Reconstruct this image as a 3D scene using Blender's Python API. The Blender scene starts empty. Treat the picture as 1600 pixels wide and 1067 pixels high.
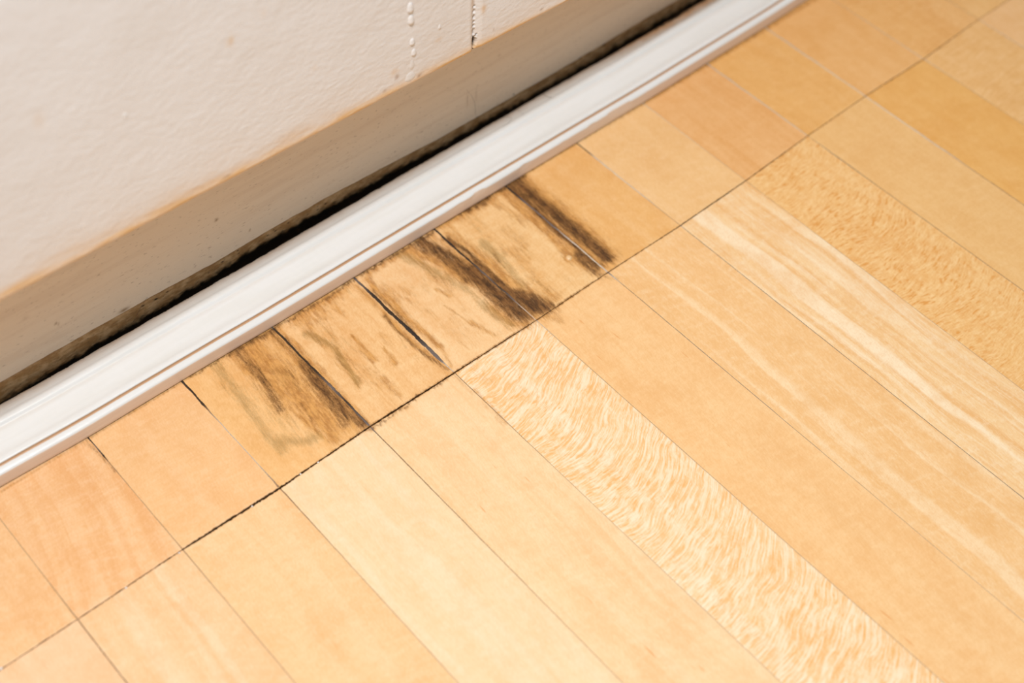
import bpy, math
import numpy as np
from mathutils import Matrix, Vector

# ------------------------------------------------------------------ camera, world, light, exposure
# all lengths below are written in millimetres and turned into metres by MM
MM = 0.001
sc = bpy.context.scene
col = sc.collection
cam_data = bpy.data.cameras.new('camera')
cam = bpy.data.objects.new('camera', cam_data)
col.objects.link(cam)
right = Vector((0.74934427, -0.66114780, 0.03696957))
down = Vector((-0.49976625, -0.60129563, -0.62343987))
fwd = Vector((0.43441554, 0.44869495, -0.78099679))
M = Matrix((right, -down, -fwd)).transposed().to_4x4()
M.translation = Vector((-84.0992, -365.1631, 627.7735)) * MM
cam.matrix_world = M
cam_data.sensor_width = 36.0
cam_data.sensor_fit = 'HORIZONTAL'
cam_data.lens = 2313.7665 / 1600 * 36
cam_data.clip_start = 0.01
cam_data.dof.use_dof = True
cam_data.dof.focus_distance = 0.785
cam_data.dof.aperture_fstop = 4.6
sc.camera = cam

sc.view_settings.view_transform = 'Standard'
sc.view_settings.look = 'None'
sc.view_settings.gamma = 1.0
sc.view_settings.use_curve_mapping = False
sc.view_settings.exposure = 0.0

world = bpy.data.worlds.new('world')
sc.world = world
world.use_nodes = True
bg = world.node_tree.nodes['Background']
bg.inputs['Color'].default_value = (0.97, 0.98, 1.0, 1)
bg.inputs['Strength'].default_value = 0.20

ld = bpy.data.lights.new('ceiling_bounce_light', 'AREA')
ld.shape = 'DISK'
ld.size = 0.32
ld.energy = 21.0
ld.color = (0.985, 0.985, 0.985)
lo = bpy.data.objects.new('ceiling_bounce_light', ld)
lo.location = (-0.10, -0.385, 1.45)
lo.rotation_euler = (Vector((0.25, 0.0, 0.0)) - lo.location).to_track_quat('-Z', 'Y').to_euler()
col.objects.link(lo)


# ------------------------------------------------------------------ helpers
def tag(o, label=None, cat=None, group=None, kind=None):
    if label: o['label'] = label
    if cat: o['category'] = cat
    if group: o['group'] = group
    if kind: o['kind'] = kind
    return o


def hash2(ix, iy, seed):
    h = (ix.astype(np.int64) * 374761393 + iy.astype(np.int64) * 668265263 + seed * 974634777) & 0xffffffff
    h = ((h ^ (h >> 13)) * 1274126177) & 0xffffffff
    h = (h ^ (h >> 16)) & 0xffffffff
    return h / 4294967295.0


def vnoise(x, y, seed=0):
    x = np.asarray(x, float); y = np.asarray(y, float)
    x, y = np.broadcast_arrays(x, y)
    ix = np.floor(x); iy = np.floor(y)
    fx = x - ix; fy = y - iy
    fx = fx * fx * (3 - 2 * fx); fy = fy * fy * (3 - 2 * fy)
    a = hash2(ix, iy, seed); b = hash2(ix + 1, iy, seed)
    c = hash2(ix, iy + 1, seed); d = hash2(ix + 1, iy + 1, seed)
    return (a * (1 - fx) + b * fx) * (1 - fy) + (c * (1 - fx) + d * fx) * fy


def fbm(x, y, seed=0, octaves=4):
    t = 0; amp = 0.5; s = 0
    for o in range(octaves):
        t = t + amp * vnoise(np.asarray(x) * 2 ** o, np.asarray(y) * 2 ** o, seed + 17 * o)
        s += amp; amp *= 0.5
    return t / s


def smooth(e0, e1, x):
    t = np.clip((np.asarray(x, float) - e0) / (e1 - e0), 0, 1)
    return t * t * (3 - 2 * t)


def mesh_obj(name, verts, faces, mat, parent=None, attr=None, origin=(0, 0, 0), smooth_shade=True):
    """verts in world millimetres; the object's origin is put at `origin` (mm)."""
    me = bpy.data.meshes.new(name)
    v = (np.asarray(verts, float) - np.asarray(origin, float)) * MM
    me.from_pydata([tuple(p) for p in v.tolist()], [], faces)
    me.update()
    if attr is not None:
        for an, arr in attr.items():
            at = me.color_attributes.new(an, 'FLOAT_COLOR', 'POINT')
            buf = np.ones((len(v), 4), np.float32)
            buf[:, :3] = arr
            at.data.foreach_set('color', buf.ravel())
    if smooth_shade:
        me.polygons.foreach_set('use_smooth', np.ones(len(me.polygons), bool))
    me.materials.append(mat)
    o = bpy.data.objects.new(name, me)
    col.objects.link(o)
    if parent is not None:
        o.parent = parent
        o.location = (Vector(origin) * MM) - parent.location
    else:
        o.location = Vector(origin) * MM
    return o


def grid_faces(nu, nv, off=0):
    f = []
    for j in range(nv - 1):
        b = off + j * nu
        for i in range(nu - 1):
            f.append((b + i, b + i + 1, b + nu + i + 1, b + nu + i))
    return f


class Nodes:
    """tiny node-graph writer"""
    def __init__(self, name):
        self.m = bpy.data.materials.new(name)
        self.m.use_nodes = True
        self.t = self.m.node_tree
        self.b = self.t.nodes['Principled BSDF']

    def put(self, sock, v):
        if isinstance(v, bpy.types.NodeSocket):
            self.t.links.new(v, sock)
        elif v is not None:
            if sock.type == 'RGBA' and len(v) == 3:
                v = (*v, 1)
            sock.default_value = v

    def math(self, op, a, b=None, c=None, clamp=False):
        n = self.t.nodes.new('ShaderNodeMath'); n.operation = op; n.use_clamp = clamp
        self.put(n.inputs[0], a)
        if b is not None: self.put(n.inputs[1], b)
        if c is not None: self.put(n.inputs[2], c)
        return n.outputs[0]

    def rng(self, v, a, b, c=0.0, d=1.0, smooth_=True):
        n = self.t.nodes.new('ShaderNodeMapRange'); n.clamp = True
        n.interpolation_type = 'SMOOTHSTEP' if smooth_ else 'LINEAR'
        for s, x in zip(n.inputs[:5], (v, a, b, c, d)): self.put(s, x)
        return n.outputs[0]

    def mix(self, f, a, b, mode='MIX'):
        n = self.t.nodes.new('ShaderNodeMix'); n.data_type = 'RGBA'; n.blend_type = mode
        n.clamp_factor = True
        self.put(n.inputs['Factor'], f)
        self.put([s for s in n.inputs if s.name == 'A' and s.type == 'RGBA'][0], a)
        self.put([s for s in n.inputs if s.name == 'B' and s.type == 'RGBA'][0], b)
        return [s for s in n.outputs if s.type == 'RGBA'][0]

    def pos(self, offset=(0, 0, 0)):
        """object position in millimetres"""
        tc = self.t.nodes.new('ShaderNodeTexCoord')
        mp = self.t.nodes.new('ShaderNodeMapping')
        mp.inputs['Scale'].default_value = (1000, 1000, 1000)
        mp.inputs['Location'].default_value = offset
        self.t.links.new(tc.outputs['Object'], mp.inputs['Vector'])
        return mp.outputs[0]

    def scale(self, vec, s, rot=0.0):
        if rot:                                   # turn first, then stretch
            r0 = self.t.nodes.new('ShaderNodeMapping')
            r0.inputs['Rotation'].default_value = (0, 0, rot)
            self.put(r0.inputs['Vector'], vec)
            vec = r0.outputs[0]
        mp = self.t.nodes.new('ShaderNodeMapping')
        mp.inputs['Scale'].default_value = s
        self.put(mp.inputs['Vector'], vec)
        return mp.outputs[0]

    def noise(self, vec, scale=1.0, detail=3.0, rough=0.5, dist=0.0):
        n = self.t.nodes.new('ShaderNodeTexNoise')
        n.inputs['Scale'].default_value = scale
        n.inputs['Detail'].default_value = detail
        n.inputs['Roughness'].default_value = rough
        n.inputs['Distortion'].default_value = dist
        self.put(n.inputs['Vector'], vec)
        return n.outputs['Fac']

    def sep(self, vec):
        n = self.t.nodes.new('ShaderNodeSeparateXYZ'); self.put(n.inputs[0], vec)
        return n.outputs

    def comb(self, x, y, z):
        n = self.t.nodes.new('ShaderNodeCombineXYZ')
        for s, v in zip(n.inputs, (x, y, z)): self.put(s, v)
        return n.outputs[0]

    def attr(self, name):
        n = self.t.nodes.new('ShaderNodeAttribute'); n.attribute_name = name
        s = self.t.nodes.new('ShaderNodeSeparateColor')
        self.t.links.new(n.outputs['Color'], s.inputs[0])
        return s.outputs[0], s.outputs[1], s.outputs[2], n.outputs['Color']

    def bump(self, h, dist, strength=1.0):
        n = self.t.nodes.new('ShaderNodeBump')
        n.inputs['Distance'].default_value = dist
        n.inputs['Strength'].default_value = strength
        self.put(n.inputs['Height'], h)
        self.t.links.new(n.outputs[0], self.b.inputs['Normal'])

    def out(self, color, rough=0.5, spec=0.5, **kw):
        self.put(self.b.inputs['Base Color'], color)
        self.put(self.b.inputs['Roughness'], rough)
        self.put(self.b.inputs['Specular IOR Level'], spec)
        for k, v in kw.items():
            self.put(self.b.inputs[k], v)
        return self.m


def S(r, g, b):
    """8-bit display colour to linear albedo"""
    f = lambda c: (c / 255 / 12.92) if c <= 10 else ((c / 255 + 0.055) / 1.055) ** 2.4
    return (f(r), f(g), f(b))


# ------------------------------------------------------------------ materials
def wood(name, base, dark, light, seed, streak=0.3, pale=0.3, fleck=0.0, wave=0.0, arc=0.0, cx=28.0,
         stain=False, tilt=0.0, pores=0.25):
    n = Nodes(name)
    P = n.pos((seed * 137.3, seed * 71.9, seed * 13.1))
    P0 = n.pos()
    lo_ = n.noise(n.scale(P, (0.02, 0.008, 0.02)), 1, 2)
    shift = n.math('MULTIPLY', n.math('SUBTRACT', lo_, 0.5), 22.0)
    x, y, z = n.sep(P)[:3]
    W = n.comb(n.math('ADD', x, shift), y, z)
    s1 = n.noise(n.scale(W, (0.22, 0.007, 0.1), tilt), 1, 4, 0.55)
    s2 = n.noise(n.scale(W, (0.11, 0.0035, 0.1), tilt), 1, 3, 0.5, 0.3)
    s3 = n.noise(n.scale(W, (0.9, 0.02, 0.1), tilt), 1, 3, 0.6)
    c = n.mix(n.math('MULTIPLY', n.rng(s1, 0.42, 0.66), streak), base, dark)
    c = n.mix(n.math('MULTIPLY', n.rng(s2, 0.48, 0.66), pale), c, light)
    c = n.mix(n.math('MULTIPLY', n.rng(s3, 0.5, 0.72), pale * (0.6 if streak > 0.5 else 0.3)), c, light)
    # blotchy soft variation of the sealed maple
    bl = n.noise(n.scale(P, (0.06, 0.035, 0.05)), 1, 4, 0.6, 0.3)
    c = n.mix(n.math('MULTIPLY', n.rng(bl, 0.42, 0.72), 0.42), c, dark)
    bm = n.noise(n.scale(P, (0.11, 0.22, 0.05), 0.3), 1, 4, 0.6, 0.2)
    c = n.mix(n.math('MULTIPLY', n.rng(bm, 0.45, 0.7), 0.18), c, dark)
    c = n.mix(n.math('MULTIPLY', n.rng(bm, 0.5, 0.3), 0.28), c, light)
    # fine fibres and mottling, short dashes turned a little off the grain
    f1 = n.noise(n.scale(P, (1.25, 0.36, 1), 0.22), 1, 4, 0.7)
    c = n.mix(n.math('MULTIPLY', n.rng(f1, 0.46, 0.70), 0.30), c, dark)
    c = n.mix(n.math('MULTIPLY', n.rng(f1, 0.52, 0.30), 0.34), c, light)
    f2 = n.noise(n.scale(P, (0.55, 1.7, 1), -0.30), 1, 3, 0.6)
    c = n.mix(n.math('MULTIPLY', n.rng(f2, 0.48, 0.70), 0.22), c, dark)
    # rare thin orange pore dashes along the grain
    pr = n.noise(n.scale(P, (0.62, 0.055, 1), 0.02), 1, 1, 0.4)
    c = n.mix(n.math('MULTIPLY', n.rng(pr, 0.745, 0.80), pores), c, tuple(k * q for k, q in zip(dark, (0.95, 0.72, 0.5))))
    if fleck > 0 or wave > 0:
        x0, y0, z0 = n.sep(P0)[:3]
        dx = n.math('SUBTRACT', x0, cx)
        bend = n.math('MULTIPLY', n.math('MULTIPLY', dx, dx), -arc)
        wob = n.math('MULTIPLY', n.math('SUBTRACT', n.noise(n.scale(P, (0.03, 0.03, 0.03)), 1, 2), 0.5), 14.0)
        yy = n.math('ADD', n.math('ADD', y, bend), wob)
        Q = n.comb(x, yy, z)
        if fleck > 0:
            fl = n.noise(n.scale(Q, (0.24, 0.95, 1), 0.05), 1, 1.0, 0.4)
            dens = n.noise(n.scale(P, (0.05, 0.02, 1)), 1, 2)
            m = n.math('MULTIPLY', n.rng(fl, 0.56, 0.70), n.rng(dens, 0.35, 0.55, 0.35, 1.0))
            c = n.mix(n.math('MULTIPLY', m, fleck), c, dark)
            c = n.mix(n.math('MULTIPLY', n.rng(fl, 0.46, 0.30), fleck * 0.55), c, light)
        if wave > 0:
            wv = n.noise(n.scale(Q, (0.09, 0.85, 1)), 1, 3, 0.6)
            c = n.mix(n.math('MULTIPLY', n.rng(wv, 0.5, 0.66), wave), c, dark)
            c = n.mix(n.math('MULTIPLY', n.rng(wv, 0.5, 0.36), wave), c, light)
    rough = 0.42
    if stain:
        D, B, O, _ = n.attr('stain')
        g1 = n.noise(n.scale(P, (0.75, 0.10, 1), 0.10), 1, 5, 0.68)
        g2 = n.noise(n.scale(P, (1.6, 1.1, 1)), 1, 4, 0.7)
        def amt(a, k, lo, hi):
            t = n.math('ADD', n.math('MULTIPLY', n.math('SUBTRACT', g1, 0.5), 1.5),
                       n.math('MULTIPLY', n.math('SUBTRACT', g2, 0.5), 0.9))
            # noise only bites where there is some stain at all
            t = n.math('MULTIPLY', t, n.rng(a, 0.0, 0.35, 0.0, 1.0))
            t = n.math('ADD', a, n.math('MULTIPLY', t, k))
            return n.rng(t, lo, hi)
        g3 = n.noise(n.scale(P, (0.9, 0.14, 1), 0.08), 1, 5, 0.7)
        g4 = n.noise(n.scale(P, (0.40, 0.16, 1)), 1, 5, 0.65)
        vb = n.rng(n.math('ADD', n.math('MULTIPLY', g3, 0.5), n.math('MULTIPLY', g4, 0.5)), 0.40, 0.60)
        bcol = n.mix(vb, (0.40, 0.165, 0.034), (0.66, 0.33, 0.090))
        dcol = n.mix(vb, (0.038, 0.018, 0.009), (0.19, 0.082, 0.026))
        c = n.mix(n.math('MULTIPLY', amt(B, 0.85, 0.08, 0.98), 0.88), c, bcol)
        c = n.mix(n.math('MULTIPLY', amt(O, 0.9, 0.15, 1.1), 0.62), c, (0.33, 0.20, 0.065))
        c = n.mix(n.math('MULTIPLY', amt(D, 0.75, 0.10, 1.0), 0.95), c, dcol)
    bh = n.math('ADD', f1, n.math('MULTIPLY', f2, 0.6))
    n.bump(bh, 0.00004, 0.5)
    return n.out(c, rough, 0.35)


def filler_mat():
    n = Nodes('joint filler and dirt')
    _, _, _, c = n.attr('tone')
    P = n.pos()
    f = n.noise(P, 1.8, 4, 0.7)
    c2 = n.mix(n.rng(f, 0.4, 0.75, 0.0, 0.55), c, (0.08, 0.05, 0.035))
    n.bump(f, 0.0001, 0.8)
    return n.out(c2, 0.4, 0.5)


def paint_wall():
    n = Nodes('cream wall paint')
    P = n.pos()
    R, G, B, _ = n.attr('dirt')      # amber rim and painted joint shade, grime, black
    big = n.noise(n.scale(P, (0.012, 0.02, 0.012)), 1, 3)
    c = n.mix(n.rng(big, 0.35, 0.7), (0.89, 0.872, 0.868), (0.862, 0.838, 0.825))
    am = n.noise(n.scale(P, (0.05, 0.3, 0.4)), 1, 4, 0.6)
    c = n.mix(n.math('MULTIPLY', R, n.rng(am, 0.3, 0.6, 0.55, 1.0)), c, (0.80, 0.50, 0.22))
    c = n.mix(G, c, (0.36, 0.20, 0.09))
    c = n.mix(n.rng(B, 0.1, 0.55), c, (0.015, 0.010, 0.006))
    b1 = n.noise(n.scale(P, (0.22, 0.3, 0.42)), 1, 3, 0.5, 0.3)
    b2 = n.noise(n.scale(P, (1.2, 1.2, 1.6)), 1, 3, 0.6)
    n.bump(n.math('ADD', b1, n.math('MULTIPLY', b2, 0.10)), 0.0006, 0.55)
    return n.out(c, 0.45, 0.35)


def paint_recess():
    n = Nodes('recess paint and bare mouldy strip')
    P = n.pos()
    R, G, B, _ = n.attr('dirt')      # bare strip, seam line, mould
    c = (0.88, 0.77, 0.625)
    sp = n.noise(n.scale(P, (0.30, 1, 1.1)), 1, 3, 0.55)
    c = n.mix(n.rng(sp, 0.62, 0.72, 0.0, 0.55), c, (0.42, 0.33, 0.24))
    st = n.noise(n.scale(P, (0.012, 1, 0.22)), 1, 4, 0.6)
    c = n.mix(n.rng(st, 0.45, 0.7, 0.0, 0.22), c, (0.62, 0.47, 0.34))
    q = n.noise(n.scale(P, (0.10, 1, 0.22)), 1, 5, 0.65)
    bare = n.mix(n.rng(q, 0.38, 0.65), (0.46, 0.26, 0.105), (0.72, 0.49, 0.26))
    q2 = n.noise(n.scale(P, (0.35, 1, 0.5)), 1, 4, 0.65)
    bare = n.mix(n.rng(q2, 0.58, 0.75, 0.0, 0.5), bare, (0.10, 0.07, 0.04))
    c = n.mix(R, c, bare)
    c = n.mix(G, c, (0.27, 0.14, 0.035))
    e = n.noise(n.scale(P, (0.16, 1, 0.30)), 1, 6, 0.6)
    m = n.rng(n.math('ADD', B, n.math('MULTIPLY', n.math('SUBTRACT', e, 0.5), 1.2)), 0.22, 0.90)
    m = n.math('MULTIPLY', m, n.rng(B, 0.0, 0.08))
    c = n.mix(m, c, (0.006, 0.005, 0.003))
    b1 = n.noise(n.scale(P, (0.25, 1, 0.5)), 1, 4, 0.6)
    n.bump(b1, 0.00035, 0.5)
    return n.out(c, 0.55, 0.25)


def paint_trim():
    n = Nodes('white semi-gloss trim paint')
    P = n.pos()
    R, G, B, _ = n.attr('wear_shade')      # bare wood with bounce tan, grime with painted shade, mould with contact shade
    big = n.noise(n.scale(P, (0.02, 0.2, 0.2)), 1, 3)
    c = n.mix(n.rng(big, 0.35, 0.7), (0.79, 0.812, 0.81), (0.765, 0.783, 0.77))
    sp = n.noise(n.scale(P, (0.35, 0.35, 0.35)), 1, 2)
    c = n.mix(n.rng(sp, 0.80, 0.84, 0.0, 0.6), c, (0.3, 0.25, 0.2))
    g = n.noise(n.scale(P, (0.15, 0.6, 0.6)), 1, 5, 0.65)
    gm = n.math('MULTIPLY', G, n.rng(g, 0.25, 0.65, 0.5, 1.0))
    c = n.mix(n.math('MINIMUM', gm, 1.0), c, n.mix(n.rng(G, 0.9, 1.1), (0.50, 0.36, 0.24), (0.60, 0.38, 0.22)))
    P2x = n.sep(P)[0]
    w = n.noise(n.scale(P, (0.05, 0.35, 0.35)), 1, 5, 0.6)
    wm = n.rng(n.math('ADD', R, n.math('MULTIPLY', n.math('SUBTRACT', w, 0.5), n.rng(P2x, 250, 300, 0.25, 1.2))), 0.50, 0.62)
    wm = n.math('MULTIPLY', wm, n.rng(R, 0.02, 0.10))
    tone = n.noise(n.scale(P, (0.08, 1.0, 1.0)), 1, 3)
    c = n.mix(wm, c, n.mix(tone, (0.82, 0.68, 0.55), (0.70, 0.55, 0.45)))
    e = n.noise(n.scale(P, (0.7, 0.9, 0.9)), 1, 5, 0.7)
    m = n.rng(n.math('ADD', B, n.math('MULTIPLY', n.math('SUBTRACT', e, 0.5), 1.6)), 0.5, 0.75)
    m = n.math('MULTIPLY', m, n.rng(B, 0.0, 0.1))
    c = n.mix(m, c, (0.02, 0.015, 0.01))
    b = n.noise(n.scale(P, (0.05, 0.3, 0.3)), 1, 3)
    n.bump(b, 0.0004, 0.35)
    return n.out(c, 0.33, 0.5)


def plain(name, c, rough=0.5, spec=0.4, **kw):
    n = Nodes(name)
    P = n.pos()
    f = n.noise(P, 0.8, 4, 0.6)
    cc = n.mix(n.rng(f, 0.3, 0.7, 0.0, 0.25), c, tuple(k * 0.7 for k in c))
    return n.out(cc, rough, spec, **kw)

# ------------------------------------------------------------------ the floor
PITCH = 57.0                       # face width of one maple strip
# where each long joint crosses the dark cut line: (u, v) in mm
CROSS = [(-0.6, 1.05), (57.35, 1.14), (113.84, -0.32), (171.45, 0.44), (227.45, -0.73), (285.35, -1.74), (340.16, -1.56),
         (397.84, -2.32), (454.53, -1.53), (513.06, 0.57), (569.18, 1.48), (626.76, 0.56), (687.9, 2.61)]
U = {j: c[0] for j, c in enumerate(CROSS)}
for j in range(-5, 0): U[j] = -0.6 + j * PITCH
for j in range(13, 19): U[j] = 687.9 + (j - 12) * PITCH
gu = [-300, -100] + [c[0] for c in CROSS] + [800, 1100]
gv = [2.0, 1.8] + [c[1] for c in CROSS] + [2.0, 2.0]
gw_u = [-300, 0, 20, 57, 60, 85, 113, 120, 150, 171, 190, 227, 240, 285, 330, 340, 398, 430, 455, 513, 560, 575, 627, 688, 1100]
gw_v = [.4, .5, .55, .6, 1.1, 1.35, 1.45, .95, .8, .85, 1.0, .75, .5, .38, .32, .45, .65, .75, .6, .45, .35, .55, .5, .35, .35]
def cut_mid(u): return np.interp(u, gu, gv)
def cut_width(u): return np.interp(u, gw_u, gw_v)
WALL_V = 131.0                     # the recessed wall face behind the moulding
BACK = WALL_V - 0.4
FRONT = -760.0

STROKES = [
('D',0.55,3.3,[(146.1,87.8),(146.0,68.3),(145.0,55.3),(142.9,38.2)]),
('D',0.35,3.96,[(150.0,87.5),(146.9,60.9)]),
('B',0.75,5.28,[(155.4,87.5),(157.6,58.6),(155.7,22.1),(153.4,5.6)]),
('B',0.6,11.22,[(151.4,81.8),(150.2,48.3),(151.9,22.6)]),
('B',0.6,6.6,[(167.7,84.2),(168.1,44.3),(168.4,6.2)]),
('D',0.75,3.63,[(168.0,54.4),(168.1,36.0),(167.0,15.3),(169.4,3.2)]),
('D',0.5,4.62,[(165.5,46.5),(164.4,25.5),(162.1,11.5)]),
('O',0.75,4.29,[(133.4,85.4),(131.1,58.7),(128.2,34.6),(127.5,16.9)]),
('O',0.8,4.95,[(131.5,22.4),(139.0,15.1),(147.9,11.8)]),
('O',0.4,9.9,[(142.4,60.2),(139.4,27.8)]),
('D',0.5,1.32,[(119.6,85.9),(172.7,85.3)]),
('D',0.5,2.97,[(157.3,84.3),(171.9,84.2)]),
('D',0.6,1.65,[(175.1,85.0),(202.0,84.0),(225.7,85.0)]),
('B',0.6,2.97,[(188.4,83.4),(219.0,83.2)]),
('O',0.85,2.97,[(183.1,70.9),(188.4,52.7),(186.2,37.5),(184.6,26.1)]),
('B',0.6,2.97,[(183.6,71.6),(188.1,51.2),(184.9,33.1),(183.6,25.8)]),
('B',0.75,1.98,[(200.3,53.7),(199.9,41.4),(199.6,32.6)]),
('B',0.75,1.98,[(209.2,36.5),(208.8,29.4),(208.0,23.4)]),
('B',0.6,2.31,[(197.1,21.2),(196.5,12.3),(196.5,5.3)]),
('B',0.55,2.31,[(173.3,82.5),(173.1,68.3),(171.9,43.9),(173.4,12.6)]),
('D',0.45,1.32,[(171.7,75.1),(170.7,42.2),(170.9,4.1)]),
('B',0.7,2.64,[(224.5,81.1),(223.9,55.1),(223.3,26.5),(226.0,3.9)]),
('D',0.6,1.65,[(222.5,53.3),(221.9,24.8),(225.4,2.1)]),
('B',0.25,9.9,[(189.0,78.2),(188.8,32.6),(188.7,5.2)]),
('B',0.85,2.97,[(232.6,80.5),(231.9,65.2),(232.5,54.0),(232.4,42.2),(232.7,31.4),(233.1,18.4)]),
('D',0.55,1.98,[(229.9,71.2),(230.2,51.7),(228.9,33.4)]),
('B',0.5,1.65,[(233.9,17.7),(229.2,3.4)]),
('O',0.85,4.29,[(257.6,85.4),(262.4,68.9),(267.4,52.4),(269.7,41.3)]),
('B',0.8,4.62,[(261.0,84.5),(271.0,68.0),(275.2,47.8)]),
('D',0.8,4.62,[(271.8,83.3),(277.9,70.6),(279.6,54.7),(279.5,41.7)]),
('D',0.45,7.26,[(273.0,79.1),(279.3,58.1)]),
('D',0.95,4.95,[(282.5,49.2),(281.2,31.1),(281.2,14.8),(282.1,5.1)]),
('D',0.55,8.58,[(281.4,43.9),(279.3,22.4),(280.2,7.3)]),
('O',0.7,3.96,[(270.1,26.4),(270.9,13.8),(272.7,4.1)]),
('B',0.8,3.96,[(272.3,19.8),(273.6,5.1),(279.0,0.6)]),
('B',0.65,1.98,[(257.3,51.5),(258.3,47.1),(259.8,41.6)]),
('B',0.6,2.31,[(256.6,20.3),(258.0,13.9),(260.4,4.9)]),
('B',0.5,0.73,[(252.6,39.1),(254.4,28.6),(255.6,17.6)]),
('D',0.65,1.65,[(229.7,85.4),(257.0,85.3),(285.2,85.2)]),
('B',0.6,3.3,[(235.0,83.5),(265.1,83.7)]),
('D',0.85,2.64,[(286.1,74.7),(288.1,59.6),(287.6,41.2),(287.5,24.1),(288.2,7.8),(290.1,1.4)]),
('D',0.9,4.95,[(290.8,16.5),(293.8,9.2),(295.3,1.9)]),
('D',0.6,7.26,[(288.6,19.5),(292.8,2.8)]),
('O',0.75,4.29,[(300.3,59.8),(299.4,51.0),(299.6,40.1),(296.1,22.5)]),
('O',0.7,4.29,[(299.7,59.0),(301.2,46.9)]),
('B',0.6,4.62,[(292.9,65.9),(294.0,44.7),(293.5,27.7)]),
('B',0.5,4.29,[(317.2,60.7),(317.5,52.1),(316.5,43.8)]),
('B',0.5,2.97,[(289.3,78.6),(290.8,68.9)]),
('B',0.6,1.65,[(334.7,86.4),(333.1,60.2),(333.0,40.6),(330.1,21.2)]),
('D',0.9,2.64,[(341.6,82.8),(340.8,63.2),(339.7,40.9),(339.0,19.5),(338.6,4.1)]),
('B',0.7,4.95,[(338.1,82.9),(335.5,55.6),(333.8,29.0),(333.7,10.1)]),
('D',0.8,4.29,[(335.1,19.6),(334.9,10.9),(334.0,3.5)]),
('D',0.75,2.31,[(289.2,87.1),(315.5,86.6),(342.5,86.1)]),
('B',0.7,3.96,[(290.6,85.9),(338.6,84.5)]),
('D',0.6,3.3,[(309.6,86.1),(321.8,84.1)]),
('B',0.5,2.97,[(303.7,9.5),(305.8,2.3)]),
('B',0.22,13.2,[(305.5,74.9),(307.4,16.2)]),
('D',0.95,6.27,[(346.3,83.0),(346.8,71.0),(347.7,56.8),(347.9,36.1),(347.7,16.9),(346.8,7.5)]),
('B',0.7,7.92,[(347.5,82.0),(350.3,58.0),(351.2,34.1),(349.9,11.2)]),
('D',0.6,1.65,[(344.7,85.7),(354.8,85.7)]),
('B',0.45,2.97,[(229.4,-16.8),(227.2,-29.7),(226.3,-43.4)]),
('B',0.35,2.31,[(225.8,-3.8),(226.2,-17.9)]),
('O',0.35,1.98,[(182.3,-0.2),(190.0,-1.2)]),
('D',0.5,1.32,[(169.2,-0.8),(196.4,-1.2),(222.6,-1.2)]),
('B',0.3,3.3,[(236.8,-2.9),(237.4,-17.9)]),
('B',0.4,2.97,[(293.2,-3.5),(295.4,-10.1)]),
('D',0.6,1.32,[(335.1,-0.5),(336.9,-3.9)]),
('O',0.5,2.64,[(333.6,-0.5),(340.7,-8.8)]),
('O',0.3,1.65,[(171.0,-11.8),(170.0,-39.0)]),
('B',0.5,0.99,[(328.4,22.6),(327.5,19.5),(329.5,17.3),(332.5,17.9)]),
('D',0.5,1.98,[(169.0,83.1),(169.2,57.3)]),
('B',0.45,0.99,[(184.9,58.4),(183.1,47.4),(182.3,40.8)]),
('B',0.4,0.99,[(186.3,80.4),(187.3,72.5)]),
('D',0.3,0.99,[(186.2,46.0),(184.9,35.8)]),
('B',0.4,1.32,[(198.0,36.1),(196.6,26.1)]),
('B',0.4,0.99,[(219.5,38.3),(217.1,28.8)]),
('O',0.4,2.64,[(194.3,73.8),(191.5,52.9)]),
('D',0.45,1.65,[(148.5,68.9),(147.5,56.0)]),
('D',0.45,1.32,[(160.2,59.2),(157.9,41.8)]),
('D',0.4,1.32,[(152.9,35.1),(151.9,22.6)]),
('B',0.6,1.65,[(148.1,28.5),(149.7,6.1)]),
('D',0.5,1.65,[(275.4,56.3),(274.1,43.7)]),
('D',0.4,1.65,[(274.1,71.8),(274.4,60.8)]),
('O',0.6,2.64,[(270.9,37.2),(270.2,22.7)]),
('D',0.4,1.65,[(299.4,51.0),(297.4,43.1)]),
('B',0.5,1.65,[(334.2,51.4),(332.5,38.4)]),
('O',0.35,3.3,[(304.6,18.5),(305.4,8.7)]),
('D',0.45,0.99,[(56.3,85.4),(57.0,72.5),(56.7,60.1)]),
('B',0.3,3.3,[(42.7,85.5),(55.9,84.7)]),
]

def seg_dist(px, py, a, b):
    ax, ay = a; bx, by = b
    dx, dy = bx - ax, by - ay
    L = dx * dx + dy * dy + 1e-9
    t = np.clip(((px - ax) * dx + (py - ay) * dy) / L, 0, 1)
    return np.hypot(px - ax - t * dx, py - ay - t * dy)

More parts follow.
